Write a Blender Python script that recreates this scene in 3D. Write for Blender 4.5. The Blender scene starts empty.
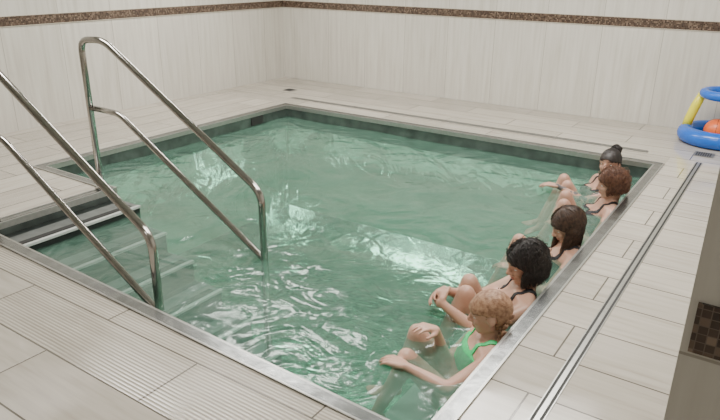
import bpy, bmesh, math, random
import numpy as np
from mathutils import Vector, Matrix, noise
random.seed(7)
sc = bpy.context.scene
COL = sc.collection
PI = math.pi

# ------------------------------------------------------------------ helpers
def link(ob): COL.objects.link(ob); return ob
def new_obj(name, me, mat=None, parent=None, label=None, category=None, kind=None, group=None):
    ob = bpy.data.objects.new(name, me); link(ob)
    if mat is not None and me is not None:
        for m in (mat if isinstance(mat, (list, tuple)) else [mat]): me.materials.append(m)
    if parent is not None: ob.parent = parent
    if label: ob["label"] = label
    if category: ob["category"] = category
    if kind: ob["kind"] = kind
    if group: ob["group"] = group
    return ob
def bm_mesh(bm, name, smooth=False):
    me = bpy.data.meshes.new(name); bm.to_mesh(me); bm.free()
    if smooth:
        for p in me.polygons: p.use_smooth = True
    return me
def add_box(bm, x0, x1, y0, y1, z0, z1):
    v = [bm.verts.new(p) for p in [(x0,y0,z0),(x1,y0,z0),(x1,y1,z0),(x0,y1,z0),(x0,y0,z1),(x1,y0,z1),(x1,y1,z1),(x0,y1,z1)]]
    for f in [(3,2,1,0),(4,5,6,7),(0,1,5,4),(1,2,6,5),(2,3,7,6),(3,0,4,7)]:
        bm.faces.new([v[i] for i in f])
def box_obj(name, b, mat, bevel=0.0, **kw):
    bm = bmesh.new(); add_box(bm, *b)
    if bevel: bmesh.ops.bevel(bm, geom=bm.edges[:], offset=bevel, segments=2, affect='EDGES')
    return new_obj(name, bm_mesh(bm, name), mat, **kw)
def tube(bm, pts, rads, seg=8, cap=True):
    pts = [Vector(p) for p in pts]; n = len(pts)
    if not hasattr(rads, '__len__'): rads = [rads]*n
    rings = []; ref = None
    for i in range(n):
        t = (pts[min(i+1,n-1)] - pts[max(i-1,0)])
        if t.length < 1e-9: t = Vector((0,0,1))
        t.normalize()
        if ref is None:
            ref = Vector((0,0,1)) if abs(t.z) < .9 else Vector((1,0,0))
        a = ref - t*ref.dot(t)
        if a.length < 1e-4: a = t.orthogonal()
        a.normalize(); ref = a; b = t.cross(a)
        rings.append([bm.verts.new(pts[i] + (a*math.cos(2*PI*k/seg) + b*math.sin(2*PI*k/seg))*rads[i]) for k in range(seg)])
    for i in range(n-1):
        for k in range(seg):
            bm.faces.new([rings[i][k], rings[i][(k+1)%seg], rings[i+1][(k+1)%seg], rings[i+1][k]])
    if cap:
        bm.faces.new(rings[0][::-1]); bm.faces.new(rings[-1])
def round_path(pts, r, k=7):
    pts = [Vector(p) for p in pts]; out = [pts[0]]
    for i in range(1, len(pts)-1):
        a = (pts[i-1]-pts[i]); b = (pts[i+1]-pts[i])
        rr = min(r, a.length*.49, b.length*.49)
        p0 = pts[i]+a.normalized()*rr; p2 = pts[i]+b.normalized()*rr
        for j in range(k+1):
            t = j/k
            out.append(p0*(1-t)**2 + pts[i]*2*t*(1-t) + p2*t*t)
    out.append(pts[-1]); return out
def torus(bm, c, R, r, seg=48, ring=14, flat=1.0):
    vs = []
    for i in range(seg):
        a = 2*PI*i/seg; row = []
        for j in range(ring):
            b = 2*PI*j/ring
            row.append(bm.verts.new((c[0]+(R+r*math.cos(b))*math.cos(a), c[1]+(R+r*math.cos(b))*math.sin(a), c[2]+r*flat*math.sin(b))))
        vs.append(row)
    for i in range(seg):
        for j in range(ring):
            bm.faces.new([vs[i][j], vs[(i+1)%seg][j], vs[(i+1)%seg][(j+1)%ring], vs[i][(j+1)%ring]])

# ------------------------------------------------------------------ materials
def mat_new(name):
    m = bpy.data.materials.new(name); m.use_nodes = True
    nt = m.node_tree; b = nt.nodes["Principled BSDF"]
    return m, nt, b
def N(nt, t, **kw):
    n = nt.nodes.new(t)
    for k, v in kw.items():
        if k in n.inputs: n.inputs[k].default_value = v
        else: setattr(n, k, v)
    return n
def ramp(nt, fac, stops):
    r = nt.nodes.new('ShaderNodeValToRGB'); e = r.color_ramp.elements
    e[0].position, e[0].color = stops[0][0], (*stops[0][1], 1)
    e[1].position, e[1].color = stops[-1][0], (*stops[-1][1], 1)
    for p, c in stops[1:-1]:
        x = e.new(p); x.color = (*c, 1)
    nt.links.new(fac, r.inputs['Fac']); return r.outputs['Color']
def simple(name, col, rough=.5, metal=0.0, var=.08, scale=20, bump=0.0, **kw):
    m, nt, b = mat_new(name)
    tc = N(nt, 'ShaderNodeTexCoord'); nz = N(nt, 'ShaderNodeTexNoise'); nz.inputs['Scale'].default_value = scale
    nt.links.new(tc.outputs['Object'], nz.inputs['Vector'])
    c = ramp(nt, nz.outputs['Fac'], [(.3, tuple(x*(1-var) for x in col)), (.7, tuple(min(1, x*(1+var)) for x in col))])
    nt.links.new(c, b.inputs['Base Color'])
    b.inputs['Roughness'].default_value = rough; b.inputs['Metallic'].default_value = metal
    if bump:
        bp = N(nt, 'ShaderNodeBump'); bp.inputs['Strength'].default_value = bump; bp.inputs['Distance'].default_value = .01
        nt.links.new(nz.outputs['Fac'], bp.inputs['Height']); nt.links.new(bp.outputs['Normal'], b.inputs['Normal'])
    for k, v in kw.items(): b.inputs[k].default_value = v
    return m
def math_n(nt, op, a, b=None, clamp=False):
    n = nt.nodes.new('ShaderNodeMath'); n.operation = op; n.use_clamp = clamp
    for i, v in enumerate([a, b]):
        if v is None: continue
        if isinstance(v, (int, float)): n.inputs[i].default_value = v
        else: nt.links.new(v, n.inputs[i])
    return n.outputs[0]
def mixc(nt, fac, a, b, blend='MIX'):
    n = nt.nodes.new('ShaderNodeMix'); n.data_type = 'RGBA'; n.blend_type = blend
    for inp, v in ((n.inputs['Factor'], fac), (n.inputs[6], a), (n.inputs[7], b)):
        if isinstance(v, (int, float)): inp.default_value = v
        elif isinstance(v, tuple): inp.default_value = (*v, 1)
        else: nt.links.new(v, inp)
    return n.outputs[2]

def wall_material(name, k=1.0):
    m, nt, b = mat_new(name)
    g = N(nt, 'ShaderNodeNewGeometry'); sp = N(nt, 'ShaderNodeSeparateXYZ'); nt.links.new(g.outputs['Position'], sp.inputs[0])
    h = math_n(nt, 'ADD', sp.outputs[0], sp.outputs[1])
    cv = N(nt, 'ShaderNodeCombineXYZ'); nt.links.new(math_n(nt, 'MULTIPLY', h, 24.0), cv.inputs[0])
    nt.links.new(math_n(nt, 'MULTIPLY', sp.outputs[2], 1.2), cv.inputs[1])
    nz = N(nt, 'ShaderNodeTexNoise', **{'Scale': 1.0, 'Detail': 3.5, 'Roughness': .6}); nt.links.new(cv.outputs[0], nz.inputs['Vector'])
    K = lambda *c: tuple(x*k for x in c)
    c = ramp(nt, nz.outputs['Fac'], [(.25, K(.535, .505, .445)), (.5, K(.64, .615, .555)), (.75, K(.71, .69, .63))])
    cb = N(nt, 'ShaderNodeCombineXYZ'); nt.links.new(h, cb.inputs[0]); nt.links.new(math_n(nt, 'ADD', sp.outputs[2], .18), cb.inputs[1])
    br = N(nt, 'ShaderNodeTexBrick', offset=0.0); br.inputs['Scale'].default_value = 1
    br.inputs['Brick Width'].default_value = .6; br.inputs['Row Height'].default_value = 1.15
    br.inputs['Mortar Size'].default_value = .003; br.inputs['Mortar Smooth'].default_value = .2
    br.inputs['Color1'].default_value = (.93, .93, .93, 1); br.inputs['Color2'].default_value = (1, 1, 1, 1); br.inputs['Mortar'].default_value = (.55, .53, .5, 1)
    nt.links.new(cb.outputs[0], br.inputs['Vector'])
    nt.links.new(mixc(nt, 1.0, c, br.outputs['Color'], 'MULTIPLY'), b.inputs['Base Color'])
    b.inputs['Roughness'].default_value = .36
    return m
def mosaic_material():
    m, nt, b = mat_new("brown_mosaic")
    g = N(nt, 'ShaderNodeNewGeometry'); sp = N(nt, 'ShaderNodeSeparateXYZ'); nt.links.new(g.outputs['Position'], sp.inputs[0])
    cb = N(nt, 'ShaderNodeCombineXYZ'); nt.links.new(math_n(nt, 'ADD', sp.outputs[0], sp.outputs[1]), cb.inputs[0]); nt.links.new(sp.outputs[2], cb.inputs[1])
    br = N(nt, 'ShaderNodeTexBrick', offset=0.0); br.inputs['Scale'].default_value = 1
    br.inputs['Brick Width'].default_value = .0145; br.inputs['Row Height'].default_value = .0145
    br.inputs['Mortar Size'].default_value = .0008; br.inputs['Mortar Smooth'].default_value = .1
    br.inputs['Color1'].default_value = (0, 0, 0, 1); br.inputs['Color2'].default_value = (1, 1, 1, 1); br.inputs['Mortar'].default_value = (.5, .5, .5, 1)
    nt.links.new(cb.outputs[0], br.inputs['Vector'])
    c = ramp(nt, br.outputs['Color'], [(0, (.035, .023, .017)), (.4, (.07, .044, .032)), (.7, (.115, .077, .055)), (1, (.22, .16, .12))])
    nt.links.new(mixc(nt, br.outputs['Fac'], c, (.13, .10, .08)), b.inputs['Base Color'])
    b.inputs['Roughness'].default_value = .25
    return m
def floor_material(name, swap=False):
    m, nt, b = mat_new(name)
    g = N(nt, 'ShaderNodeNewGeometry'); sp = N(nt, 'ShaderNodeSeparateXYZ'); nt.links.new(g.outputs['Position'], sp.inputs[0])
    a, c_ = (sp.outputs[1], sp.outputs[0]) if swap else (sp.outputs[0], sp.outputs[1])
    cb = N(nt, 'ShaderNodeCombineXYZ'); nt.links.new(a, cb.inputs[0]); nt.links.new(math_n(nt, 'ADD', c_, .02), cb.inputs[1])
    br = N(nt, 'ShaderNodeTexBrick', offset=.5); br.inputs['Scale'].default_value = 1
    br.inputs['Brick Width'].default_value = 1.2; br.inputs['Row Height'].default_value = .3
    br.inputs['Mortar Size'].default_value = .0042; br.inputs['Mortar Smooth'].default_value = .2
    br.inputs['Color1'].default_value = (0, 0, 0, 1); br.inputs['Color2'].default_value = (1, 1, 1, 1); br.inputs['Mortar'].default_value = (.5, .5, .5, 1)
    nt.links.new(cb.outputs[0], br.inputs['Vector'])
    cs = N(nt, 'ShaderNodeCombineXYZ'); nt.links.new(math_n(nt, 'MULTIPLY', a, 2.0), cs.inputs[0]); nt.links.new(math_n(nt, 'MULTIPLY', c_, 28.0), cs.inputs[1])
    nt.links.new(math_n(nt, 'MULTIPLY', br.outputs['Color'], 9.0), cs.inputs[2])
    nz = N(nt, 'ShaderNodeTexNoise', **{'Scale': 1.0, 'Detail': 3.0, 'Roughness': .58}); nt.links.new(cs.outputs[0], nz.inputs['Vector'])
    c = ramp(nt, nz.outputs['Fac'], [(.25, (.44, .40, .34)), (.5, (.54, .50, .435)), (.8, (.615, .575, .51))])
    tone = ramp(nt, br.outputs['Color'], [(0, (.87, .86, .85)), (1, (1.0, .995, .98))])
    c = mixc(nt, 1.0, c, tone, 'MULTIPLY')
    rib = math_n(nt, 'SINE', math_n(nt, 'MULTIPLY', c_, 2*PI/.0167))
    sel = math_n(nt, 'MULTIPLY', math_n(nt, 'GREATER_THAN', br.outputs['Color'], .50), math_n(nt, 'LESS_THAN', sp.outputs[0], -.75))
    ribm = math_n(nt, 'MULTIPLY', rib, sel)
    ribd = math_n(nt, 'MULTIPLY', math_n(nt, 'LESS_THAN', ribm, -.1), .5)
    c = mixc(nt, ribd, c, (.20, .18, .15))
    c = mixc(nt, br.outputs['Fac'], c, (.12, .105, .085))
    nt.links.new(c, b.inputs['Base Color'])
    wet = N(nt, 'ShaderNodeTexNoise', **{'Scale': 1.7, 'Detail': 3.0}); nt.links.new(g.outputs['Position'], wet.inputs['Vector'])
    mr = N(nt, 'ShaderNodeMapRange'); nt.links.new(wet.outputs['Fac'], mr.inputs[0])
    mr.inputs[1].default_value = .4; mr.inputs[2].default_value = .58; mr.inputs[3].default_value = .24; mr.inputs[4].default_value = .05
    nt.links.new(mr.outputs[0], b.inputs['Roughness'])
    bp = N(nt, 'ShaderNodeBump', **{'Strength': .5, 'Distance': .002})
    hh = math_n(nt, 'SUBTRACT', math_n(nt, 'MULTIPLY', ribm, .5), math_n(nt, 'MULTIPLY', br.outputs['Fac'], 1.0))
    nt.links.new(hh, bp.inputs['Height']); nt.links.new(bp.outputs['Normal'], b.inputs['Normal'])
    return m
def water_material():
    m, nt, b = mat_new("pool_water"); nt.nodes.remove(b)
    out = nt.nodes['Material Output']
    g = N(nt, 'ShaderNodeNewGeometry')
    n1 = N(nt, 'ShaderNodeTexNoise', **{'Scale': 2.4, 'Detail': 2.0, 'Roughness': .45, 'Distortion': 1.8}); nt.links.new(g.outputs['Position'], n1.inputs['Vector'])
    n2 = N(nt, 'ShaderNodeTexNoise', **{'Scale': 7.0, 'Detail': 1.0, 'Distortion': 1.4}); nt.links.new(g.outputs['Position'], n2.inputs['Vector'])
    hh = math_n(nt, 'ADD', n1.outputs['Fac'], math_n(nt, 'MULTIPLY', n2.outputs['Fac'], .20))
    bp = N(nt, 'ShaderNodeBump', **{'Strength': .85, 'Distance': .034}); nt.links.new(hh, bp.inputs['Height'])
    fr = N(nt, 'ShaderNodeFresnel', IOR=1.35); nt.links.new(bp.outputs[0], fr.inputs['Normal'])
    gl = N(nt, 'ShaderNodeBsdfGlossy', Roughness=.15); gl.inputs['Color'].default_value = (.88, .94, .92, 1); nt.links.new(bp.outputs[0], gl.inputs['Normal'])
    tr = N(nt, 'ShaderNodeBsdfTransparent'); tr.inputs['Color'].default_value = (.95, .99, .97, 1)
    df = N(nt, 'ShaderNodeBsdfDiffuse'); nt.links.new(bp.outputs[0], df.inputs['Normal'])
    cc = ramp(nt, n1.outputs['Fac'], [(.3, (.17, .36, .27)), (.7, (.25, .465, .36))]); nt.links.new(cc, df.inputs['Color'])
    m1 = N(nt, 'ShaderNodeMixShader'); m1.inputs[0].default_value = .26
    nt.links.new(tr.outputs[0], m1.inputs[1]); nt.links.new(df.outputs[0], m1.inputs[2])
    m2 = N(nt, 'ShaderNodeMixShader'); nt.links.new(fr.outputs[0], m2.inputs[0]); nt.links.new(m1.outputs[0], m2.inputs[1]); nt.links.new(gl.outputs[0], m2.inputs[2])
    nt.links.new(m2.outputs[0], out.inputs['Surface'])
    va = N(nt, 'ShaderNodeVolumeAbsorption', Density=.52); va.inputs['Color'].default_value = (.44, .76, .635, 1)
    nt.links.new(va.outputs[0], out.inputs['Volume'])
    return m

M_wall = wall_material("wall_tile"); M_wall2 = wall_material("divider_tile_shaded", .86); M_mos = mosaic_material()  # divider: same tile as the walls, its shade put into a darker colour
M_floor = floor_material("deck_tile"); M_floor2 = floor_material("deck_tile_side", True)
M_ceil = simple("ceiling_paint", (.5, .5, .48), .8)
M_steel = simple("grey_drain_metal", (.13, .13, .13), .5, 0, .12, 60, .05)
M_rim = simple("wet_steel", (.28, .29, .29), .27, 1.0, .18, 14, .15)
M_rail = simple("polished_steel", (.46, .44, .42), .14, 1.0, .1, 15)
M_basin = simple("basin_liner", (.47, .66, .56), .5, 0, .1, 3)
M_bench = simple("bench_liner", (.22, .36, .29), .5, 0, .1, 3)
M_stair = simple("stair_steel", (.02, .025, .024), .35, .3, .12, 25, .1)
M_tread = simple("stair_tread", (.17, .185, .18), .32, .3, .2, 12, .1)
M_nose = simple("stair_nosing", (.55, .58, .56), .4, .1, .08, 60)
M_dark = simple("drain_dark", (.02, .02, .02), .6)
M_light_steel = simple("drain_steel", (.46, .46, .44), .3, .8, .08, 40)
M_border = simple("band_border", (.55, .50, .42), .4)
M_water = water_material()

# ------------------------------------------------------------------ room
XL, YB, XR, YN, ZC = -6.18, 7.18, 1.25, -2.2, 2.75
px0, px1, py1 = -4.87, -.82, 5.66
pyL, pyR = 1.715, 1.615                # near edge runs very slightly out of square
sx, sy = -3.97, 2.66
py0 = pyL
RW = .065
def lo(x): return pyL if x <= sx else pyL+(pyR-pyL)*(x-sx)/(px1-sx)
def structure(name, b, mat, label): 
    return box_obj(name, b, mat, kind="structure", label=label, category="room")
structure("wall_left", (XL-.1, XL, YN, YB+.1, -.02, ZC), M_wall, "off-white streaked tile wall beside the pool deck")
structure("wall_back", (XL, XR+.1, YB, YB+.1, -.02, ZC), M_wall, "off-white streaked tile wall behind the pool")
structure("wall_right", (XR, XR+.1, YN, YB, -.02, ZC), M_wall, "off-white streaked tile wall")
structure("wall_front", (XL-.1, XR+.1, YN-.1, YN, -.02, ZC), M_wall, "off-white streaked tile wall")
structure("wall_divider", (-.062, XR, 1.02, 1.14, 0, ZC), M_wall2, "tiled end of a dividing wall beside the deck")
structure("ceiling", (XL-.1, XR+.1, YN-.1, YB+.1, ZC, ZC+.1), M_ceil, "pale plain ceiling")
ox0, ox1, oy1 = px0-RW, px1+RW, py1+RW
bm = bmesh.new()
def poly(bm, pts, mi=0):
    f = bm.faces.new([bm.verts.new((p[0], p[1], 0)) for p in pts]); f.material_index = mi
def quad(bm, x0, x1, y0, y1, mi=0): poly(bm, [(x0,y0),(x1,y0),(x1,y1),(x0,y1)], mi)
oL, oR = pyL-RW, pyR-RW
poly(bm, [(XL,YN),(XR,YN),(XR,oR),(ox1,oR),(sx-RW,oL),(XL,oL)])
quad(bm, XL, XR, oy1, YB)
quad(bm, ox1, XR, oR, oy1); quad(bm, XL, ox0, oL, oy1, 1)
quad(bm, ox0, sx-RW, oL, sy-RW, 1)
new_obj("floor", bm_mesh(bm, "floor"), [M_floor, M_floor2], kind="structure", label="beige plank-look tile deck, partly ribbed and wet", category="floor")
def band(n, b, axis):
    x0, x1, y0, y1 = b
    box_obj("trim_%d" % n, (x0, x1, y0, y1, .979, 1.066), M_mos, kind="structure", label="dark brown mosaic tile band on the wall", category="wall trim")
band(1, (XL, XL+.006, YN, YB), 0); band(2, (XL, XR, YB-.006, YB), 1); band(3, (-.050, XR, 1.014, 1.02), 1)
n = 4
for z in (.973, 1.066):
    for b in ((XL, XL+.008, YN, YB-.008), (XL, XR, YB-.008, YB)):
        box_obj("trim_%d" % n, (*b, z, z+.006), M_border, kind="structure", label="thin beige listel beside the mosaic band", category="wall trim"); n += 1

# ------------------------------------------------------------------ pool basin
def offset_poly(d):
    return [(sx-d, pyL-d), (px1+d, pyR-d), (px1+d, py1+d), (px0-d, py1+d), (px0-d, sy-d), (sx-d, sy-d)]
inner = offset_poly(0)
ZF = -1.25
bm = bmesh.new()
top = [bm.verts.new((x, y, -.012)) for x, y in inner]; bot = [bm.verts.new((x, y, ZF)) for x, y in inner]
for i in range(6):
    j = (i+1) % 6; bm.faces.new([top[j], top[i], bot[i], bot[j]])
bm.faces.new(bot)
ot = [bm.verts.new((x, y, -.012)) for x, y in offset_poly(.05)]; ob_ = [bm.verts.new((x, y, ZF-.05)) for x, y in offset_poly(.05)]
for i in range(6):
    j = (i+1) % 6; bm.faces.new([ot[i], ot[j], ob_[j], ob_[i]]); bm.faces.new([top[i], top[j], ot[j], ot[i]])
bm.faces.new(ob_[::-1])
basin = new_obj("pool_basin", bm_mesh(bm, "pool_basin"), M_basin, label="sunken rectangular pool basin with stair notch, green water tint", category="pool")
def ring_mesh(name, d_in, d_out, z0, z1, mat, label=None, parent=basin):
    bm = bmesh.new(); A = offset_poly(d_in); B = offset_poly(d_out)
    at = [bm.verts.new((x,y,z1)) for x,y in A]; bt = [bm.verts.new((x,y,z1)) for x,y in B]
    ab = [bm.verts.new((x,y,z0)) for x,y in A]; bb = [bm.verts.new((x,y,z0)) for x,y in B]
    for i in range(6):
        j = (i+1) % 6
        bm.faces.new([at[i], bt[i], bt[j], at[j]][::-1]); bm.faces.new([at[i], at[j], ab[j], ab[i]][::-1])
        bm.faces.new([bt[i], bt[j], bb[j], bb[i]]); bm.faces.new([ab[i], bb[i], bb[j], ab[j]])
    bmesh.ops.recalc_face_normals(bm, faces=bm.faces[:])
    return new_obj(name, bm_mesh(bm, name), mat, parent=parent, label=label)
ring_mesh("rim", 0.0, RW, -.012, .006, M_rim, "flat wet stainless steel coping")
ring_mesh("rim_upstand", RW-.010, RW, .006, .009, M_light_steel)
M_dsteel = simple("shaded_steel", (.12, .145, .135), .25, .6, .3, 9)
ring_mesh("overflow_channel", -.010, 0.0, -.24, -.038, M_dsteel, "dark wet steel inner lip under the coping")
ring_mesh("inner_lip", -.014, 0.0, -.038, .004, M_light_steel, "pale thin steel lip")
box_obj("skimmer_opening", (px0+.008, px0+.020, 5.05, 5.24, -.13, -.04), M_dark, .003, parent=basin, label="dark skimmer opening")
bench = box_obj("pool_bench", (px1-.55, px1-.005, pyL+.005, py1-.005, ZF+.001, -.58), M_bench, .01, label="submerged bench along the pool wall", category="bench")

# ------------------------------------------------------------------ stairs
nstep, rise, tread = 6, .145, .26
Z1 = -.085
x = sx+.018; z = Z1
prof = [(x, ZF+.002), (x, z)]
for i in range(nstep):
    prof.append((x+tread, z)); x += tread; z -= rise
    prof.append((x, z if i < nstep-1 else ZF+.002))
y0, y1 = pyL+.018, sy-.006
bm = bmesh.new()
va = [bm.verts.new((a, y0, b)) for a, b in prof]; vb = [bm.verts.new((a, y1, b)) for a, b in prof]
k = len(prof)
bm.faces.new(va[::-1]); bm.faces.new(vb)
for i in range(k):
    j = (i+1) % k; bm.faces.new([va[i], va[j], vb[j], vb[i]])
bmesh.ops.recalc_face_normals(bm, faces=bm.faces[:])
stairs = new_obj("pool_stairs", bm_mesh(bm, "pool_stairs"), M_stair, label="steel steps going down into the water between two handrails", category="stairs")
for i in range(nstep):
    xx = sx+.018+tread*(i+1); zz = Z1-rise*i
    bm = bmesh.new(); add_box(bm, xx-tread+.07, xx+.004, y0+.012, y1, zz, zz+.006)
    t_ = new_obj("tread", bm_mesh(bm, "tread"), M_tread, parent=stairs, label="flat grey steel tread")
    bm = bmesh.new(); add_box(bm, xx-.014, xx+.012, y0+.012, y1+.002, zz-.006, zz+.010)
    new_obj("nosing", bm_mesh(bm, "nosing"), M_nose, parent=t_, label="pale edge strip")
    bm = bmesh.new(); add_box(bm, xx-.075, xx-.030, y0+.05, y1-.04, zz+.006, zz+.009)
    new_obj("grip_strip", bm_mesh(bm, "grip_strip"), M_dark, parent=t_, label="black anti-slip strip")

# ------------------------------------------------------------------ water (closed volume)
WL = -.135
bm = bmesh.new(); nx, ny = 200, 196
def hz(x, y):
    stp = math.exp(-(((x+2.6)/.9)**2 + ((y-2.5)/.8)**2))
    a = noise.noise(Vector((x*1.5, y*1.7, 0)))*.015 + noise.noise(Vector((x*2.8+3, y*3.2, 2)))*(.005+.009*stp)
    a += noise.noise(Vector((x*6, y*8, 5)))*.0014*(1+2.8*stp) + .004*math.sin(x*3+y*5+2*noise.noise(Vector((x, y, 9))))
    return WL + a
def gp(i, j):
    x = px0+.004+(px1-px0-.008)*i/nx; l = lo(x)
    return x, l+.004+(py1-l-.008)*j/ny
vv = {}; cells = set()
def gv(i, j):
    if (i, j) not in vv:
        x, y = gp(i, j); vv[i, j] = bm.verts.new((x, y, hz(x, y)))
    return vv[i, j]
for i in range(nx):
    for j in range(ny):
        a, b = gp(i, j)
        if a < sx+.006 and b < sy+.006: continue
        bm.faces.new([gv(i, j), gv(i+1, j), gv(i+1, j+1), gv(i, j+1)]); cells.add((i, j))
zb = ZF+.004
lower = {}
def lv(key):
    if key not in lower:
        x, y = gp(*key); lower[key] = bm.verts.new((x, y, zb))
    return lower[key]
for (i, j) in list(cells):
    for (di, dj, p, q) in ((-1,0,(i,j+1),(i,j)), (1,0,(i+1,j),(i+1,j+1)), (0,-1,(i,j),(i+1,j)), (0,1,(i+1,j+1),(i,j+1))):
        if (i+di, j+dj) not in cells:
            bm.faces.new([vv[q], vv[p], lv(p), lv(q)])
    bm.faces.new([lv((i,j)), lv((i,j+1)), lv((i+1,j+1)), lv((i+1,j))])
water = new_obj("water", bm_mesh(bm, "water", True), M_water, kind="stuff", label="rippling green pool water", category="water")

# ------------------------------------------------------------------ handrails
def handrail(y, label):
    R = .0225
    bm = bmesh.new()
    p = round_path([(-4.02, y, .01), (-4.02, y, 1.06), (-3.77, y, 1.075), (-2.44, y, .295), (-2.44, y, -.80)], .085, 8)
    tube(bm, p, R, 16)
    rail = new_obj("handrail", bm_mesh(bm, "handrail", True), M_rail, label=label, category="handrail", group="stainless steel pool handrails")
    bm = bmesh.new()
    tube(bm, round_path([(-4.02, y, .60), (-3.70, y, .60), (-2.52, y, -.09), (-2.44, y, -.135)], .07, 8), .0195, 14)
    new_obj("lower_bar", bm_mesh(bm, "lower_bar", True), M_rail, parent=rail)
    bm = bmesh.new(); tube(bm, [(-4.02, y, .009), (-4.02, y, .018), (-4.02, y, .022)], [.045, .045, .03], 24)
    new_obj("flange", bm_mesh(bm, "flange", True), M_rail, parent=rail)
    return rail
handrail(1.80, "stainless steel double-bar handrail sloping along the coping edge")
handrail(2.59, "stainless steel double-bar handrail at the open side of the steps")

# ------------------------------------------------------------------ slot drains + floor drains
def slot(b, along_y, label):
    x0, x1, y0, y1 = b
    base = box_obj("slot_drain", (x0, x1, y0, y1, 0, .0025), M_dark, label=label, category="drain")
    if along_y:
        w = x1-x0; parts = [(x0-.004, x0+.000), (x0+w*.28, x0+w*.72), (x1, x1+.004)]
        bs = [(a, c, y0, y1) for a, c in parts]
    else:
        w = y1-y0; parts = [(y0-.004, y0), (y0+w*.35, y0+w*.65), (y1, y1+.004)]
        bs = [(x0, x1, a, c) for a, c in parts]
    for k, q in enumerate(bs):
        box_obj("cover_plate" if k == 1 else "edge_strip", (*q, 0, .004), M_light_steel, parent=base)
slot((-.540, -.498, -1.2, 5.94), True, "long steel slot drain in the deck beside the people")
slot((-5.1, -.95, 6.01, 6.07), False, "thin steel slot drain in the deck by the back wall")
def floor_drain(cx, cy, s, label):
    d = box_obj("floor_drain", (cx-s, cx+s, cy-s, cy+s, 0, .004), M_steel, label=label, category="drain")
    bm = bmesh.new()
    for i in range(7):
        q = cx-s*.8+i*s*1.6/7
        add_box(bm, q, q+s*.12, cy-s*.8, cy+s*.8, .004, .0055)
    new_obj("grate", bm_mesh(bm, "grate"), M_dark, parent=d)
floor_drain(-.52, 6.24, .08, "square steel floor drain at the end of the slot drain")
floor_drain(-5.45, 6.42, .07, "small square steel floor drain near the wall corner")

# ------------------------------------------------------------------ inflatable hoop + ball
M_blue = simple("blue_vinyl", (.01, .13, .62), .25, 0, .1, 8); M_yel = simple("yellow_vinyl", (.85, .78, .05), .3, 0, .06, 8); M_or = simple("orange_vinyl", (.85, .16, .04), .35, 0, .1, 8)
hc = (-.47, 6.775)
bm = bmesh.new(); torus(bm, (hc[0], hc[1], .075), .295, .075)
hoop = new_obj("inflatable_hoop", bm_mesh(bm, "inflatable_hoop", True), M_blue, label="blue and yellow inflatable basketball hoop standing by the wall", category="pool toy")
bm = bmesh.new(); torus(bm, (hc[0], hc[1], .46), .20, .042); new_obj("hoop_ring", bm_mesh(bm, "hoop_ring", True), M_blue, parent=hoop)
for a in (180, 300, 60):
    a = math.radians(a); c, s_ = math.cos(a), math.sin(a); bm = bmesh.new()
    tube(bm, [(hc[0]+c*.30, hc[1]+s_*.30, .12), (hc[0]+c*.285, hc[1]+s_*.285, .2), (hc[0]+c*.25, hc[1]+s_*.25, .33), (hc[0]+c*.21, hc[1]+s_*.21, .45)], [.040, .043, .043, .036], 14)
    new_obj("post", bm_mesh(bm, "post", True), M_yel, parent=hoop)
bm = bmesh.new(); bmesh.ops.create_uvsphere(bm, u_segments=28, v_segments=18, radius=.115)
me = bm_mesh(bm, "ball", True); ball = new_obj("ball", me, M_or, label="orange inflatable ball resting in the blue ring", category="ball"); ball.location = (-.50, 6.74, .118)
bm = bmesh.new()
for rot in ((0, 0, 0), (PI/2, 0, 0), (0, PI/2, 0)):
    Rm = Matrix.Rotation(rot[0], 3, 'X') @ Matrix.Rotation(rot[1], 3, 'Y')
    tube(bm, [Rm @ Vector((.1155*math.cos(2*PI*k/40), .1155*math.sin(2*PI*k/40), 0)) for k in range(41)], .0016, 5)
new_obj("seam", bm_mesh(bm, "seam"), M_dark, parent=ball)

# ------------------------------------------------------------------ people
def skin_mat(name, col):
    m, nt, b = mat_new(name)
    tc = N(nt, 'ShaderNodeTexCoord'); nz = N(nt, 'ShaderNodeTexNoise', **{'Scale': 9.0, 'Detail': 4.0}); nt.links.new(tc.outputs['Object'], nz.inputs['Vector'])
    c = ramp(nt, nz.outputs['Fac'], [(.3, (col[0]*.88, col[1]*.76, col[2]*.74)), (.7, col)])
    nt.links.new(c, b.inputs['Base Color']); b.inputs['Roughness'].default_value = .42
    b.inputs['Subsurface Weight'].default_value = .08; b.inputs['Subsurface Scale'].default_value = .01
    return m
def hair_mat(name, c0, c1):
    m, nt, b = mat_new(name)
    tc = N(nt, 'ShaderNodeTexCoord'); nz = N(nt, 'ShaderNodeTexNoise', **{'Scale': 60.0, 'Detail': 4.0}); nt.links.new(tc.outputs['Object'], nz.inputs['Vector'])
    nt.links.new(ramp(nt, nz.outputs['Fac'], [(.3, c0), (.7, c1)]), b.inputs['Base Color']); b.inputs['Roughness'].default_value = .5
    return m
M_lip = simple("lips", (.42, .12, .10), .4); M_eye = simple("eye_white", (.75, .74, .72), .2); M_iris = simple("iris", (.05, .03, .02), .2)
M_tat = simple("tattoo_ink", (.10, .09, .09), .45, 0, .3, 60)
M_black = simple("black_swimsuit", (.012, .012, .015), .6, 0, .2, 80); M_green = simple("green_bikini", (.04, .62, .20), .5, 0, .12, 60)

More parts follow.
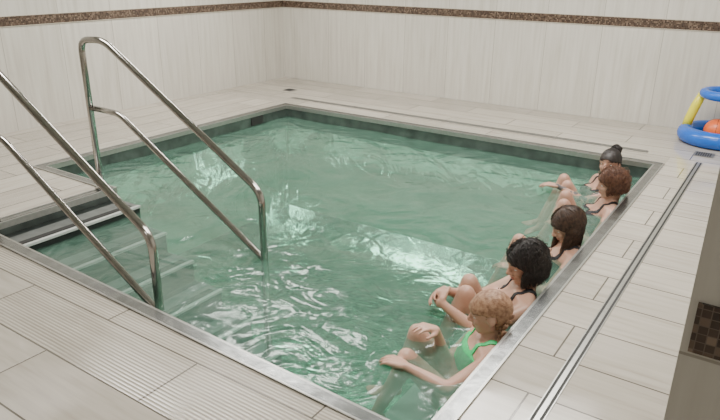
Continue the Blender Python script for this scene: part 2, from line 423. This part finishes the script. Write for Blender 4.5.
def cs(bm, p0, r0, p1, r1, seg=16, rings=6):
    p0, p1 = Vector(p0), Vector(p1); d = (p1-p0); L = d.length
    if L < 1e-6: d = Vector((0,0,1)); L = 1e-6
    d.normalize(); a = d.orthogonal().normalized(); b = d.cross(a)
    rows = []
    for i in range(rings+1):
        t = -PI/2+PI/2*i/rings; rows.append((p0+d*r0*math.sin(t), r0*math.cos(t)))
    for i in range(rings+1):
        t = PI/2*i/rings; rows.append((p1+d*r1*math.sin(t), r1*math.cos(t)))
    v0 = bm.verts.new(rows[0][0]); v1 = bm.verts.new(rows[-1][0]); R = []
    for c, r in rows[1:-1]:
        R.append([bm.verts.new(c+(a*math.cos(2*PI*k/seg)+b*math.sin(2*PI*k/seg))*r) for k in range(seg)])
    for k in range(seg):
        k2 = (k+1) % seg
        bm.faces.new([v0, R[0][k2], R[0][k]]); bm.faces.new([v1, R[-1][k], R[-1][k2]])
        for i in range(len(R)-1): bm.faces.new([R[i][k], R[i][k2], R[i+1][k2], R[i+1][k]])
def ell(bm, c, rad, axes, seg=24):
    M = Matrix((axes[0]*rad[0], axes[1]*rad[1], axes[2]*rad[2])).transposed()
    r = bmesh.ops.create_uvsphere(bm, u_segments=seg, v_segments=seg*2//3, radius=1.0)
    for v in r['verts']: v.co = M @ v.co + Vector(c)
def ik(a, t, l1, l2, pole):
    a, t = Vector(a), Vector(t); d = t-a; D = min(d.length, (l1+l2)*.985); n = d.normalized(); t = a+n*D
    x = (l1*l1-l2*l2+D*D)/(2*D); h = math.sqrt(max(l1*l1-x*x, 0))
    p = Vector(pole); p = (p-n*p.dot(n)).normalized()
    return a+n*x+p*h, t
def slerp(a, b, t):
    w = math.acos(max(-1, min(1, a.dot(b))))
    if w < 1e-4: return a.copy()
    return (a*math.sin((1-t)*w)+b*math.sin(t*w))/math.sin(w)

def person(label, O, yaw, s, sh_f, head_off, head_yaw, head_pitch, wl, wr, kl, kr, skin, hairm, style, suit, seed, palmL=None, palmR=None, vox=.0048, ts=.86, tattoo=False):
    rnd = random.Random(seed)
    O = Vector(O); F = Vector((math.cos(yaw), math.sin(yaw), 0)); L = Vector((-math.sin(yaw), math.cos(yaw), 0)); U = Vector((0, 0, 1))
    W = lambda f, l, u: O + (F*f+L*l+U*u)*s
    tu = Vector((sh_f, 0, .45)).normalized()
    TU = (F*tu.x+U*tu.z); TF = (F*tu.z-U*tu.x)
    T = lambda f, l, u: W(0, 0, .10)+(TF*f+L*l+TU*((u-.10)*ts))*s
    ax = (TF, L, TU)
    bm = bmesh.new(); segs = {'torso': [], 'arm': [], 'leg': [], 'hand': [], 'head': []}
    def C(g, p0, r0, p1, r1):
        cs(bm, p0, r0*s, p1, r1*s); segs[g].append((Vector(p0), r0*s, Vector(p1), r1*s))
    def E(g, c, rad, axes=ax):
        ell(bm, c, [r*s for r in rad], axes); m = min(rad)*s; segs[g].append((Vector(c), m, Vector(c)+Vector((0, 0, 1e-4)), m))
    E('torso', T(0, 0, .10), (.115, .165, .115)); E('torso', T(-.04, .075, .08), (.095, .09, .085)); E('torso', T(-.04, -.075, .08), (.095, .09, .085))
    E('torso', T(.0, 0, .22), (.092, .132, .13)); E('torso', T(.0, 0, .31), (.088, .124, .13)); E('torso', T(.0, 0, .42), (.10, .145, .13))
    E('torso', T(-.005, 0, .51), (.078, .158, .070))
    segs['torso'].append((T(0, -.1, .12), .1*s, T(0, .1, .12), .1*s)); segs['torso'].append((T(0, 0, .12), .11*s, T(0, 0, .5), .11*s)); segs['torso'].append((T(0, -.08, .46), .085*s, T(0, .08, .46), .085*s))
    bust = suit['bust']
    if bust:
        for sd in (1, -1): E('torso', T(.085, sd*.068, .405), (.055*bust, .058*bust, .058*bust))
    nb = T(-.008, 0, .575)
    HC = T(0, 0, .81) + (F*head_off[0]+L*head_off[1]+U*head_off[2])*s
    hy = yaw+head_yaw; HF0 = Vector((math.cos(hy), math.sin(hy), 0)); HL = Vector((-math.sin(hy), math.cos(hy), 0))
    HF = (HF0*math.cos(head_pitch)+U*math.sin(head_pitch)); HU = HF.cross(HL).normalized()
    hs = s*.96
    H = lambda f, l, u: HC+(HF*f+HL*l+HU*u)*hs
    hx = (HF, HL, HU)
    C('torso', nb, .050, H(-.025, 0, -.07), .044)
    for sd in (1, -1):
        C('torso', T(-.015, sd*.02, .60), .036, T(-.01, sd*.145, .548), .040)
        C('torso', T(.045, sd*.03, .545), .022, T(.03, sd*.15, .555), .02)
        C('torso', T(-.06, sd*.075, .50), .045, T(-.055, sd*.085, .40), .04)
    E('head', H(-.012, 0, .028), (.098, .077, .095), hx); E('head', H(.018, 0, -.03), (.072, .06, .082), hx); E('head', H(.03, 0, .03), (.066, .066, .066), hx)
    C('head', H(.062, 0, -.092), .020, H(.02, 0, -.092), .03)
    for sd in (1, -1):
        C('head', H(.058, sd*.014, -.09), .018, H(-.0, sd*.052, -.062), .017)
        E('head', H(.06, sd*.035, -.028), (.024, .022, .022), hx)
        C('head', H(.085, sd*.012, .024), .009, H(.07, sd*.05, .022), .010)
        E('head', H(-.008, sd*.078, -.005), (.020, .010, .031), hx); C('head', H(-.004, sd*.078, -.03), .007, H(0, sd*.074, -.034), .007)
        E('head', H(.098, sd*.011, -.030), (.009, .008, .008), hx)
    C('head', H(.089, 0, .016), .008, H(.110, 0, -.024), .0115)
    E('head', H(.084, 0, -.054), (.014, .026, .0075), hx); E('head', H(.081, 0, -.066), (.014, .022, .0085), hx)
    def hand(wp, d, nrm, side):
        d = d.normalized(); nrm = (nrm-d*nrm.dot(d)).normalized(); th = nrm.cross(d)*side
        base = Vector(wp)
        P = lambda a, t, n_: base+(d*a+th*t+nrm*n_)*s
        rows = [(.033, .078, .064, .0088), (.0115, .084, .073, .0092), (-.0105, .080, .068, .009), (-.031, .070, .053, .008)]
        for t, a, ln, r in rows:
            C('hand', P(.004, t*.55, 0), .0145, P(a, t, .002), .0118)
            p = P(a, t, .002); ang = .25+.05*rnd.random()
            for q, (fr, bend) in enumerate(((.45, .30), (.31, .38), (.24, .3))):
                dd = d*math.cos(ang)-nrm*math.sin(ang)+th*(t*1.2); dd.normalize(); p2 = p+dd*ln*fr*s
                C('hand', p, r*(1-.1*q), p2, r*(.92-.1*q)); p = p2; ang += bend
        C('hand', P(.03, -.02, -.004), .014, P(.03, .022, -.004), .014)
        a1 = P(.012, .022, -.006); a2 = P(.042, .048, -.014); a3 = P(.070, .058, -.022); a4 = P(.092, .060, -.034)
        C('hand', a1, .0150, a2, .0120); C('hand', a2, .0115, a3, .0100); C('hand', a3, .0100, a4, .0085)
    for sd, wt, pn in ((1, wl, palmL), (-1, wr, palmR)):
        S = T(-.005, sd*.168, .530)
        el, wp = ik(S, wt[0], .275*s, .235*s, wt[1])
        C('arm', S, .050, S+(el-S)*.35, .043); C('arm', S+(el-S)*.35, .043, el, .034)
        m = el+(wp-el)*.3; C('arm', el, .035, m, .036); C('arm', m, .036, wp, .022)
        C('torso', T(0, sd*.12, .50), .060, S, .047)
        dh = (wp-el).normalized(); dh.z = dh.z*.25-.08; dh.normalize()
        if pn: dh = (dh+Vector(pn[0])).normalized(); nr = Vector(pn[1])
        else: nr = U
        hand(wp, dh, nr, -sd)
    for sd, kt in ((1, kl), (-1, kr)):
        Hp = T(.0, sd*.088, .10); kd = Vector(kt[0])-Hp; kn = Hp+kd.normalized()*.415*s
        an = kn+(Vector(kt[1])-kn).normalized()*.39*s
        C('leg', Hp, .086, Hp+(kn-Hp)*.45, .070); C('leg', Hp+(kn-Hp)*.45, .070, kn, .049)
        bk = (F*-1)*.012*s; m = kn+(an-kn)*.3+bk; C('leg', kn, .048, m, .049); C('leg', m, .049, an, .031)
        fd = (F*.95+L*sd*.2-U*.05).normalized()
        C('leg', an+U*-.02*s-fd*.03*s, .032, an-U*.045*s+fd*.10*s, .025)
        for q in range(5):
            tt = (q-2)*.017*s; C('leg', an-U*.045*s+fd*.09*s+L*tt, .014, an-U*.052*s+fd*(.155-abs(q-(1 if sd == -1 else 3))*.01)*s+L*tt*1.1, .009)
    me0 = bpy.data.meshes.new("tmp"); bm.to_mesh(me0); bm.free()
    tmp = bpy.data.objects.new("tmp", me0); link(tmp)
    md = tmp.modifiers.new("r", 'REMESH'); md.mode = 'VOXEL'; md.voxel_size = vox; md.use_smooth_shade = True
    dg = bpy.context.evaluated_depsgraph_get(); dg.update()
    me = bpy.data.meshes.new_from_object(tmp.evaluated_get(dg)); bpy.data.objects.remove(tmp)
    n = len(me.vertices); V = np.empty(n*3); me.vertices.foreach_get('co', V); V = V.reshape(-1, 3)
    Ed = np.empty(len(me.edges)*2, dtype=np.int64); me.edges.foreach_get('vertices', Ed); Ed = Ed.reshape(-1, 2)
    names = list(segs); D = np.full((len(names), n), 9.0)
    for gi, g in enumerate(names):
        for p0, r0, p1, r1 in segs[g]:
            a = np.array(p0); d = np.array(p1)-a; t = np.clip(((V-a)@d)/max(d@d, 1e-12), 0, 1)
            D[gi] = np.minimum(D[gi], np.linalg.norm(V-a-t[:, None]*d, axis=1)-(r0+(r1-r0)*t))
    lab = D.argmin(0)
    hc_ = np.array(HC); isH = np.linalg.norm(V-hc_, axis=1) < .135*s
    fine = isH | (lab == names.index('hand'))
    deg = np.bincount(Ed.ravel(), minlength=n).astype(float)
    def smooth(V, w, it):
        for _ in range(it):
            A = np.zeros_like(V)
            for k in range(3):
                A[:, k] = np.bincount(Ed[:, 0], V[Ed[:, 1], k], n)+np.bincount(Ed[:, 1], V[Ed[:, 0], k], n)
            V = V+(A/deg[:, None]-V)*w[:, None]
        return V
    V = smooth(V, np.where(fine, .0, .6), 22); V = smooth(V, np.where(fine, .4, .5), 3)
    me.vertices.foreach_set('co', V.ravel()); me.update(); me.name = "person"
    for p in me.polygons: p.use_smooth = True
    NR = np.empty(n*3); me.vertices.foreach_get('normal', NR); NR = NR.reshape(-1, 3)
    Rh = np.array([HF, HL, HU]); lh = (V-hc_)@Rh.T/hs
    ot_ = np.array(W(0, 0, .10)); Rt = np.array([TF, L, TU]); lt = (V-ot_)@Rt.T/s; lt[:, 2] = lt[:, 2]/ts+.10
    me.materials.clear(); me.materials.append(skin); me.materials.append(M_lip); me.materials.append(M_tat)
    nf = len(me.polygons); fv = [tuple(p.vertices) for p in me.polygons]
    lipv = isH & (lh[:, 0] > .084) & (np.abs(lh[:, 1]) < .024) & (lh[:, 2] < -.048) & (lh[:, 2] > -.073)
    armi = names.index('arm')
    mi = np.zeros(nf, dtype=np.int32)
    for i, f in enumerate(fv):
        if all(lipv[k] for k in f): mi[i] = 1
        elif tattoo and lab[f[0]] == armi and lt[f[0], 1] > 0 and noise.noise(Vector(V[f[0]])*30) > .05: mi[i] = 2
    me.polygons.foreach_set('material_index', mi)
    body = new_obj("person", me, None, label=label, category="person")
    def shell(name, mask, off, mat, lab_=None):
        keep = [f for f in fv if all(mask[k] for k in f)]
        if not keep: return None
        idx = {}; vs = []
        for f in keep:
            for k in f:
                if k not in idx: idx[k] = len(vs); vs.append(tuple(V[k]+NR[k]*off))
        m2 = bpy.data.meshes.new(name); m2.from_pydata(vs, [], [tuple(idx[k] for k in f) for f in keep]); m2.update()
        for p in m2.polygons: p.use_smooth = True
        o = new_obj(name, m2, mat, parent=body, label=lab_)
        so = o.modifiers.new("s", 'SOLIDIFY'); so.thickness = off*.9; so.offset = -1
        return o
    torso = lab == names.index('torso'); isT = torso | (lab == names.index('leg')) & (lt[:, 2] < .2)
    f_, l_, u_ = lt[:, 0], np.abs(lt[:, 1]), lt[:, 2]
    strap = torso & (np.abs(l_-.085) < .014) & (u_ > .36)
    if suit['kind'] == 'bikini':
        topm = torso & (u_ > .35) & (u_ < .44+.06*(f_ > .0)) & (l_ < .19)
        shell("bikini_top", topm | strap, .006, suit['mat'], "%s bikini top" % suit['name'])
        shell("bikini_bottom", isT & (u_ < .17) & (u_ > .03) & (f_ < .10), .004, suit['mat'], "%s bikini bottom" % suit['name'])
    else:
        m1 = torso & (u_ > .04) & (u_ < np.where(f_ > -.01, .45, .37)) & (f_ < .2)
        shell("swimsuit", m1 | strap, .005, suit['mat'], "%s swimsuit with thin straps" % suit['name'])
    for sd in (1, -1):
        b2 = bmesh.new(); ell(b2, H(.0725, sd*.031, .003), [.0125*s, .0145*s, .0075*s], hx, 16)
        ir = [f for f in b2.faces if (f.calc_center_median()-H(.087, sd*.031, .003)).length < .0066*s]
        for f in ir: f.material_index = 1
        new_obj("eye", bm_mesh(b2, "eye", True), [M_eye, M_iris], parent=body)
        b2 = bmesh.new(); tube(b2, [H(.094, sd*.012, .026), H(.091, sd*.03, .033), H(.078, sd*.052, .027)], [.0028*s, .0034*s, .0016*s], 6)
        new_obj("eyebrow", bm_mesh(b2, "eyebrow", True), hairm, parent=body)
    # hair
    hair_mask = isH & (lh[:, 0]-lh[:, 2]*.95 < .055) & (lh[:, 2] > -.075) & ~((lh[:, 0] > .02) & (lh[:, 2] < .028)) & ~((lh[:, 2] < -.02) & (lh[:, 0] > -.02))
    hair_mask &= ~((np.abs(lh[:, 1]) > .066) & (np.abs(lh[:, 2]+.008) < .03) & (np.abs(lh[:, 0]+.008) < .022))
    if style['type'] != 'gather' : hair_mask |= isH & (lh[:, 0] < .02) & (lh[:, 2] > -.06)
    hair = shell("hair", hair_mask, .007, hairm, style['label'])
    b2 = bmesh.new(); Cc = H(-.012, 0, .026)
    rad = Vector((.105, .083, .103))
    def surf(d, k=1.0): return Cc+(HF*d.x*rad.x+HL*d.y*rad.y+HU*d.z*rad.z)*k*hs
    def root():
        while True:
            d = Vector((rnd.gauss(0, 1), rnd.gauss(0, 1), rnd.gauss(0, 1))).normalized()
            if d.x-d.z*.95 < .42 and not (d.x > .15 and d.z < .30) and d.z > -.55 and not (abs(d.y) > .7 and d.z < .05 and d.x > -.35): return d
    if style['type'] == 'gather':
        tgt = Vector(style['target']).normalized()
        for i in range(style.get('n', 1500)):
            d0 = root(); k0 = 1.02+style.get('rough', .05)*rnd.random(); pts = []; ph = rnd.random()*6
            for j in range(8):
                t = j/7; d = slerp(d0, tgt, t); pts.append(surf(d, k0+style.get('puff', .05)*math.sin(PI*t)+style.get('rough', .05)*.12*math.sin(ph+t*9)))
            r = .0018*s*(.7+.6*rnd.random()); tube(b2, pts, [r*.4]+[r]*6+[r*.7], 4, False)
        base = surf(tgt, 1.05)
        if style['knot'] == 'bun':
            c = surf(tgt, 1.2); R0 = style.get('bun', .034)*s
            for i in range(220):
                ax1 = Vector((rnd.gauss(0, 1), rnd.gauss(0, 1), rnd.gauss(0, 1))).normalized(); a = ax1.orthogonal().normalized(); b_ = ax1.cross(a)
                ph = rnd.random()*6; ln = 2+2*rnd.random(); rr = R0*(.8+.55*rnd.random()**2)
                tube(b2, [c+(a*math.cos(ph+ln*j/10)+b_*math.sin(ph+ln*j/10))*rr for j in range(11)], [.001*s]+[.0025*s]*9+[.001*s], 4)
            ell(b2, c, [R0*.9]*3, hx, 14)
        else:
            side = Vector(style['side']).normalized()
            path = [surf(Vector(q).normalized(), 1.04) for q in style['path']]
            path += [path[-1]+Vector(q)*s for q in style['hang']]
            cum = [0.0]
            for i in range(1, len(path)): cum.append(cum[-1]+(path[i]-path[i-1]).length)
            def at(t):
                t = max(0, min(cum[-1]-1e-6, t))
                for i in range(1, len(path)):
                    if t <= cum[i]:
                        u = (t-cum[i-1])/(cum[i]-cum[i-1]); return path[i-1].lerp(path[i], u), (path[i]-path[i-1]).normalized()
                return path[-1], (path[-1]-path[-2]).normalized()
            nq = int(cum[-1]/(.016*s))
            for q in range(nq):
                c, dirv = at(q*.016*s); wv = (1 if q % 2 else -1)
                sd_ = (side-dirv*side.dot(dirv)).normalized(); fwd = sd_.cross(dirv).normalized()
                fw = (.75+.25*min(1, q/4))*(1-.35*q/nq); wd = (.019*s)*fw
                for e in range(30):
                    o = sd_*(rnd.random()-.5)*.006*s+fwd*(rnd.random()-.5)*.024*s*fw+dirv*(rnd.random()-.5)*.007*s
                    p0 = c+sd_*wv*wd*1.1+dirv*(-.009*s); p1 = c+sd_*wv*wd*.85+dirv*.007*s; p2 = c-sd_*wv*wd*.35+dirv*.026*s
                    tube(b2, [p0+o, p1+o, p2+o*.6], [.0014*s, .0022*s, .0014*s], 4)
            e0, dirv = at(cum[-1])
            for e in range(40):
                j1 = Vector((rnd.gauss(0, .006), rnd.gauss(0, .006), 0)); tube(b2, [e0-dirv*.01, e0+j1+dirv*.03*s, e0+j1*2.2+dirv*.07*s], [.002*s, .002*s, .0006], 4)
    else:
        ln0 = style['len']; wv = style.get('wave', .006)
        for i in range(style.get('n', 800)):
            d0 = root()
            az = Vector((d0.x, d0.y, 0))
            if az.length < .15: az = Vector((-.5, 1 if d0.y > 0 else -1, 0))
            az.normalize()
            if az.x > .45: az = Vector((.45, (.89 if d0.y > 0 else -.89), 0))
            dend = Vector((az.x*.98, az.y*.98, -.18-.1*rnd.random())).normalized()
            k0 = 1.03+.10*rnd.random()*style.get('vol', 1.0); pts = []; ph = rnd.random()*6; ph2 = rnd.random()*6
            for j in range(8): pts.append(surf(slerp(d0, dend, j/7), k0+.03*math.sin(PI*j/7)+wv*2.2*math.sin(ph+j*1.1)))
            last = pts[-1]; outv = (HF*az.x+HL*az.y); ln = ln0*s*(.6+.6*rnd.random())
            bias = Vector(style.get('bias', (0, 0, 0)))
            for j in range(1, 8):
                t = j/7
                pts.append(last-U*ln*t+outv*(.008*math.sin(t*2.6)-.012*t)*s+bias*t*ln+(HL*math.sin(ph+t*7)+HF*math.sin(ph2+t*8))*wv*s*min(1, t*2))
            r = .0019*s*(.7+.6*rnd.random()); tube(b2, pts, [r*.5]+[r]*12+[r*.7, r*.25], 4, False)
        for i in range(style.get('curls', 0)):
            d = root()
            c = surf(d, 1.06+.08*rnd.random()); a = Vector((rnd.gauss(0,1), rnd.gauss(0,1), rnd.gauss(0,1))).normalized(); b_ = a.cross(Vector((d.x, d.y, d.z))).normalized(); a = b_.cross(a).normalized()
            ph = rnd.random()*6; rr = (.012+.014*rnd.random())*s
            tube(b2, [c+(a*math.cos(ph+.34*j)+b_*math.sin(ph+.34*j))*rr for j in range(9)], [.0006]+[.0016*s]*7+[.0006], 4)
    new_obj("hair_strands", bm_mesh(b2, "hair_strands", True), hairm, parent=hair or body, label=style['label'])
    return body

R_ = math.radians
sk1 = skin_mat("skin_fair", (.64, .41, .31)); sk2 = skin_mat("skin_light", (.55, .345, .25)); sk3 = skin_mat("skin_tan", (.51, .315, .235))
h_straw = hair_mat("strawberry_hair", (.20, .095, .055), (.46, .28, .17)); h_black = hair_mat("black_hair", (.006, .005, .005), (.03, .022, .02))
h_brown = hair_mat("brown_hair", (.022, .012, .009), (.09, .05, .032)); h_aub = hair_mat("auburn_hair", (.05, .02, .013), (.20, .09, .05))
LN = -.18; HO = (.08, 0, -.04)
person("girl with strawberry-blonde braid and green bikini sitting against the pool wall", (-1.06, 2.42, -.53), R_(207), .92, LN, HO, R_(-2), R_(-10),
       ((-1.17, 2.10, -.11), (.7, -.8, -.3)), ((-1.15, 2.36, -.05), (.2, .4, -.9)), ((-1.24, 2.18, -.10), (-1.45, 2.05, -.8)), ((-1.27, 2.36, -.08), (-1.48, 2.3, -.8)),
       sk1, h_straw, dict(type='gather', target=(-.95, .22, -.12), knot='braid', side=(.6, -.5, 0), rough=.012, n=2200,
                          path=[(-.92, .30, -.12), (-.80, .52, -.42), (-.58, .66, -.62)], hang=[(.0, -.025, -.05), (.005, -.05, -.11), (.0, -.065, -.20)],
                          label="strawberry-blonde hair in a thick braid", puff=.02), dict(kind='bikini', mat=M_green, name="bright green", bust=.0), 1)
person("person with messy black bob and black swimsuit hugging their knees", (-1.085, 2.91, -.525), R_(208), 1.0, LN, HO, R_(16), R_(-14),
       ((-1.25, 2.60, -.05), (.2, -.6, -.9)), ((-1.30, 2.73, -.05), (.1, .5, -.9)), ((-1.20, 2.73, .02), (-1.38, 2.6, -.6)), ((-1.23, 2.85, .02), (-1.40, 2.75, -.6)),
       sk2, h_black, dict(type='hang', len=.09, wave=.014, n=1900, curls=220, label="loose wavy black hair"), dict(kind='one', mat=M_black, name="black", bust=1.0), 2,
       palmL=((.0, 1.6, -.1), (-.7, -.4, .4)), palmR=((0, -1.6, -.1), (-.7, -.4, .4)))
person("person with shoulder-length brown hair and black swimsuit sitting in the water", (-1.06, 3.66, -.53), R_(207), .96, LN, (.11, 0, -.045), R_(10), R_(-24),
       ((-1.15, 3.38, -.15), (.3, -.6, -.9)), ((-1.2, 3.64, -.30), (.1, .5, -.9)), ((-1.22, 3.46, .0), (-1.42, 3.35, -.6)), ((-1.25, 3.61, .0), (-1.44, 3.55, -.6)),
       sk2, h_brown, dict(type='hang', len=.25, wave=.007, n=2000, vol=.8, bias=(-.10, -.05, 0), label="loose shoulder-length brown hair"), dict(kind='one', mat=M_black, name="black", bust=1.0), 3)
person("person with wavy auburn bob and black swimsuit sitting in the water", (-1.07, 4.62, -.54), R_(203), .98, LN, HO, R_(0), R_(-8),
       ((-1.15, 4.33, -.18), (.3, -.6, -.9)), ((-1.25, 4.54, -.28), (.1, .5, -.9)), ((-1.24, 4.45, .0), (-1.44, 4.38, -.6)), ((-1.26, 4.62, -.02), (-1.44, 4.6, -.6)),
       sk3, h_aub, dict(type='hang', len=.06, wave=.010, n=1500, curls=260, label="chin-length wavy auburn hair"), dict(kind='one', mat=M_black, name="black", bust=1.0), 4, vox=.0055)
person("person with dark bun and tattooed arm turned toward the others", (-1.20, 5.12, -.545), R_(218), .98, LN, HO, R_(44), R_(6),
       ((-1.38, 4.86, -.08), (.2, -.7, -.7)), ((-1.40, 5.02, -.30), (.1, .5, -.9)), ((-1.38, 4.94, .0), (-1.55, 4.8, -.6)), ((-1.42, 5.06, -.02), (-1.58, 4.95, -.6)),
       sk3, h_black, dict(type='gather', target=(-.65, 0, .65), knot='bun', bun=.034, n=900, label="black hair tied in a high bun", puff=.02, rough=.02), dict(kind='one', mat=M_black, name="black", bust=1.0), 5, vox=.0055, tattoo=True)

# ------------------------------------------------------------------ ceiling lamps, with one added to light the divider
M_em = bpy.data.materials.new("lamp_diffuser"); M_em.use_nodes = True
bb = M_em.node_tree.nodes["Principled BSDF"]; bb.inputs['Emission Color'].default_value = (1, .98, .95, 1); bb.inputs['Emission Strength'].default_value = 3
M_frame = simple("lamp_frame", (.7, .7, .7), .4)
def lamp(x, y, sx_, sy_, power):
    fr = box_obj("ceiling_lamp", (x-sx_/2-.03, x+sx_/2+.03, y-sy_/2-.03, y+sy_/2+.03, ZC-.05, ZC), M_frame, .008, label="rectangular ceiling lamp with white diffuser", category="lamp", group="ceiling lamps")
    box_obj("diffuser", (x-sx_/2, x+sx_/2, y-sy_/2, y+sy_/2, ZC-.056, ZC-.048), M_em, parent=fr)
    ld = bpy.data.lights.new("lamp_light", 'AREA'); ld.shape = 'RECTANGLE'; ld.size = sx_; ld.size_y = sy_; ld.energy = power; ld.color = (1, .96, .90)
    lo_ = bpy.data.objects.new("lamp_light", ld); link(lo_); lo_.location = (x, y, ZC-.065); lo_.parent = fr
lamp(-4.6, 5.0, 1.6, .7, 94); lamp(-1.4, 5.0, 1.9, .9, 114); lamp(-4.6, 2.2, 1.2, .6, 48); lamp(-1.2, 2.2, 1.2, .6, 74); lamp(-1.0, -.8, .6, .3, 13)  # last lamp is no known fixture, added out of view to brighten the divider
w = bpy.data.worlds.new("world"); sc.world = w; w.use_nodes = True
w.node_tree.nodes['Background'].inputs[0].default_value = (.8, .85, .9, 1); w.node_tree.nodes['Background'].inputs[1].default_value = .1

# ------------------------------------------------------------------ camera
f = 637.0
X = Vector((1012, -256, 637)).normalized(); Y = Vector((462, 241, -637)); Y = (Y-X*Y.dot(X)).normalized(); Z = X.cross(Y)
cam = bpy.data.cameras.new("camera"); cam.sensor_width = 36; cam.lens = f/720*36; cam.clip_start = .05
co = bpy.data.objects.new("camera", cam); link(co)
Mx = Matrix((X, Y, Z)).to_4x4(); Mx.translation = Vector((0, 0, 1.55)); co.matrix_world = Mx
sc.camera = co
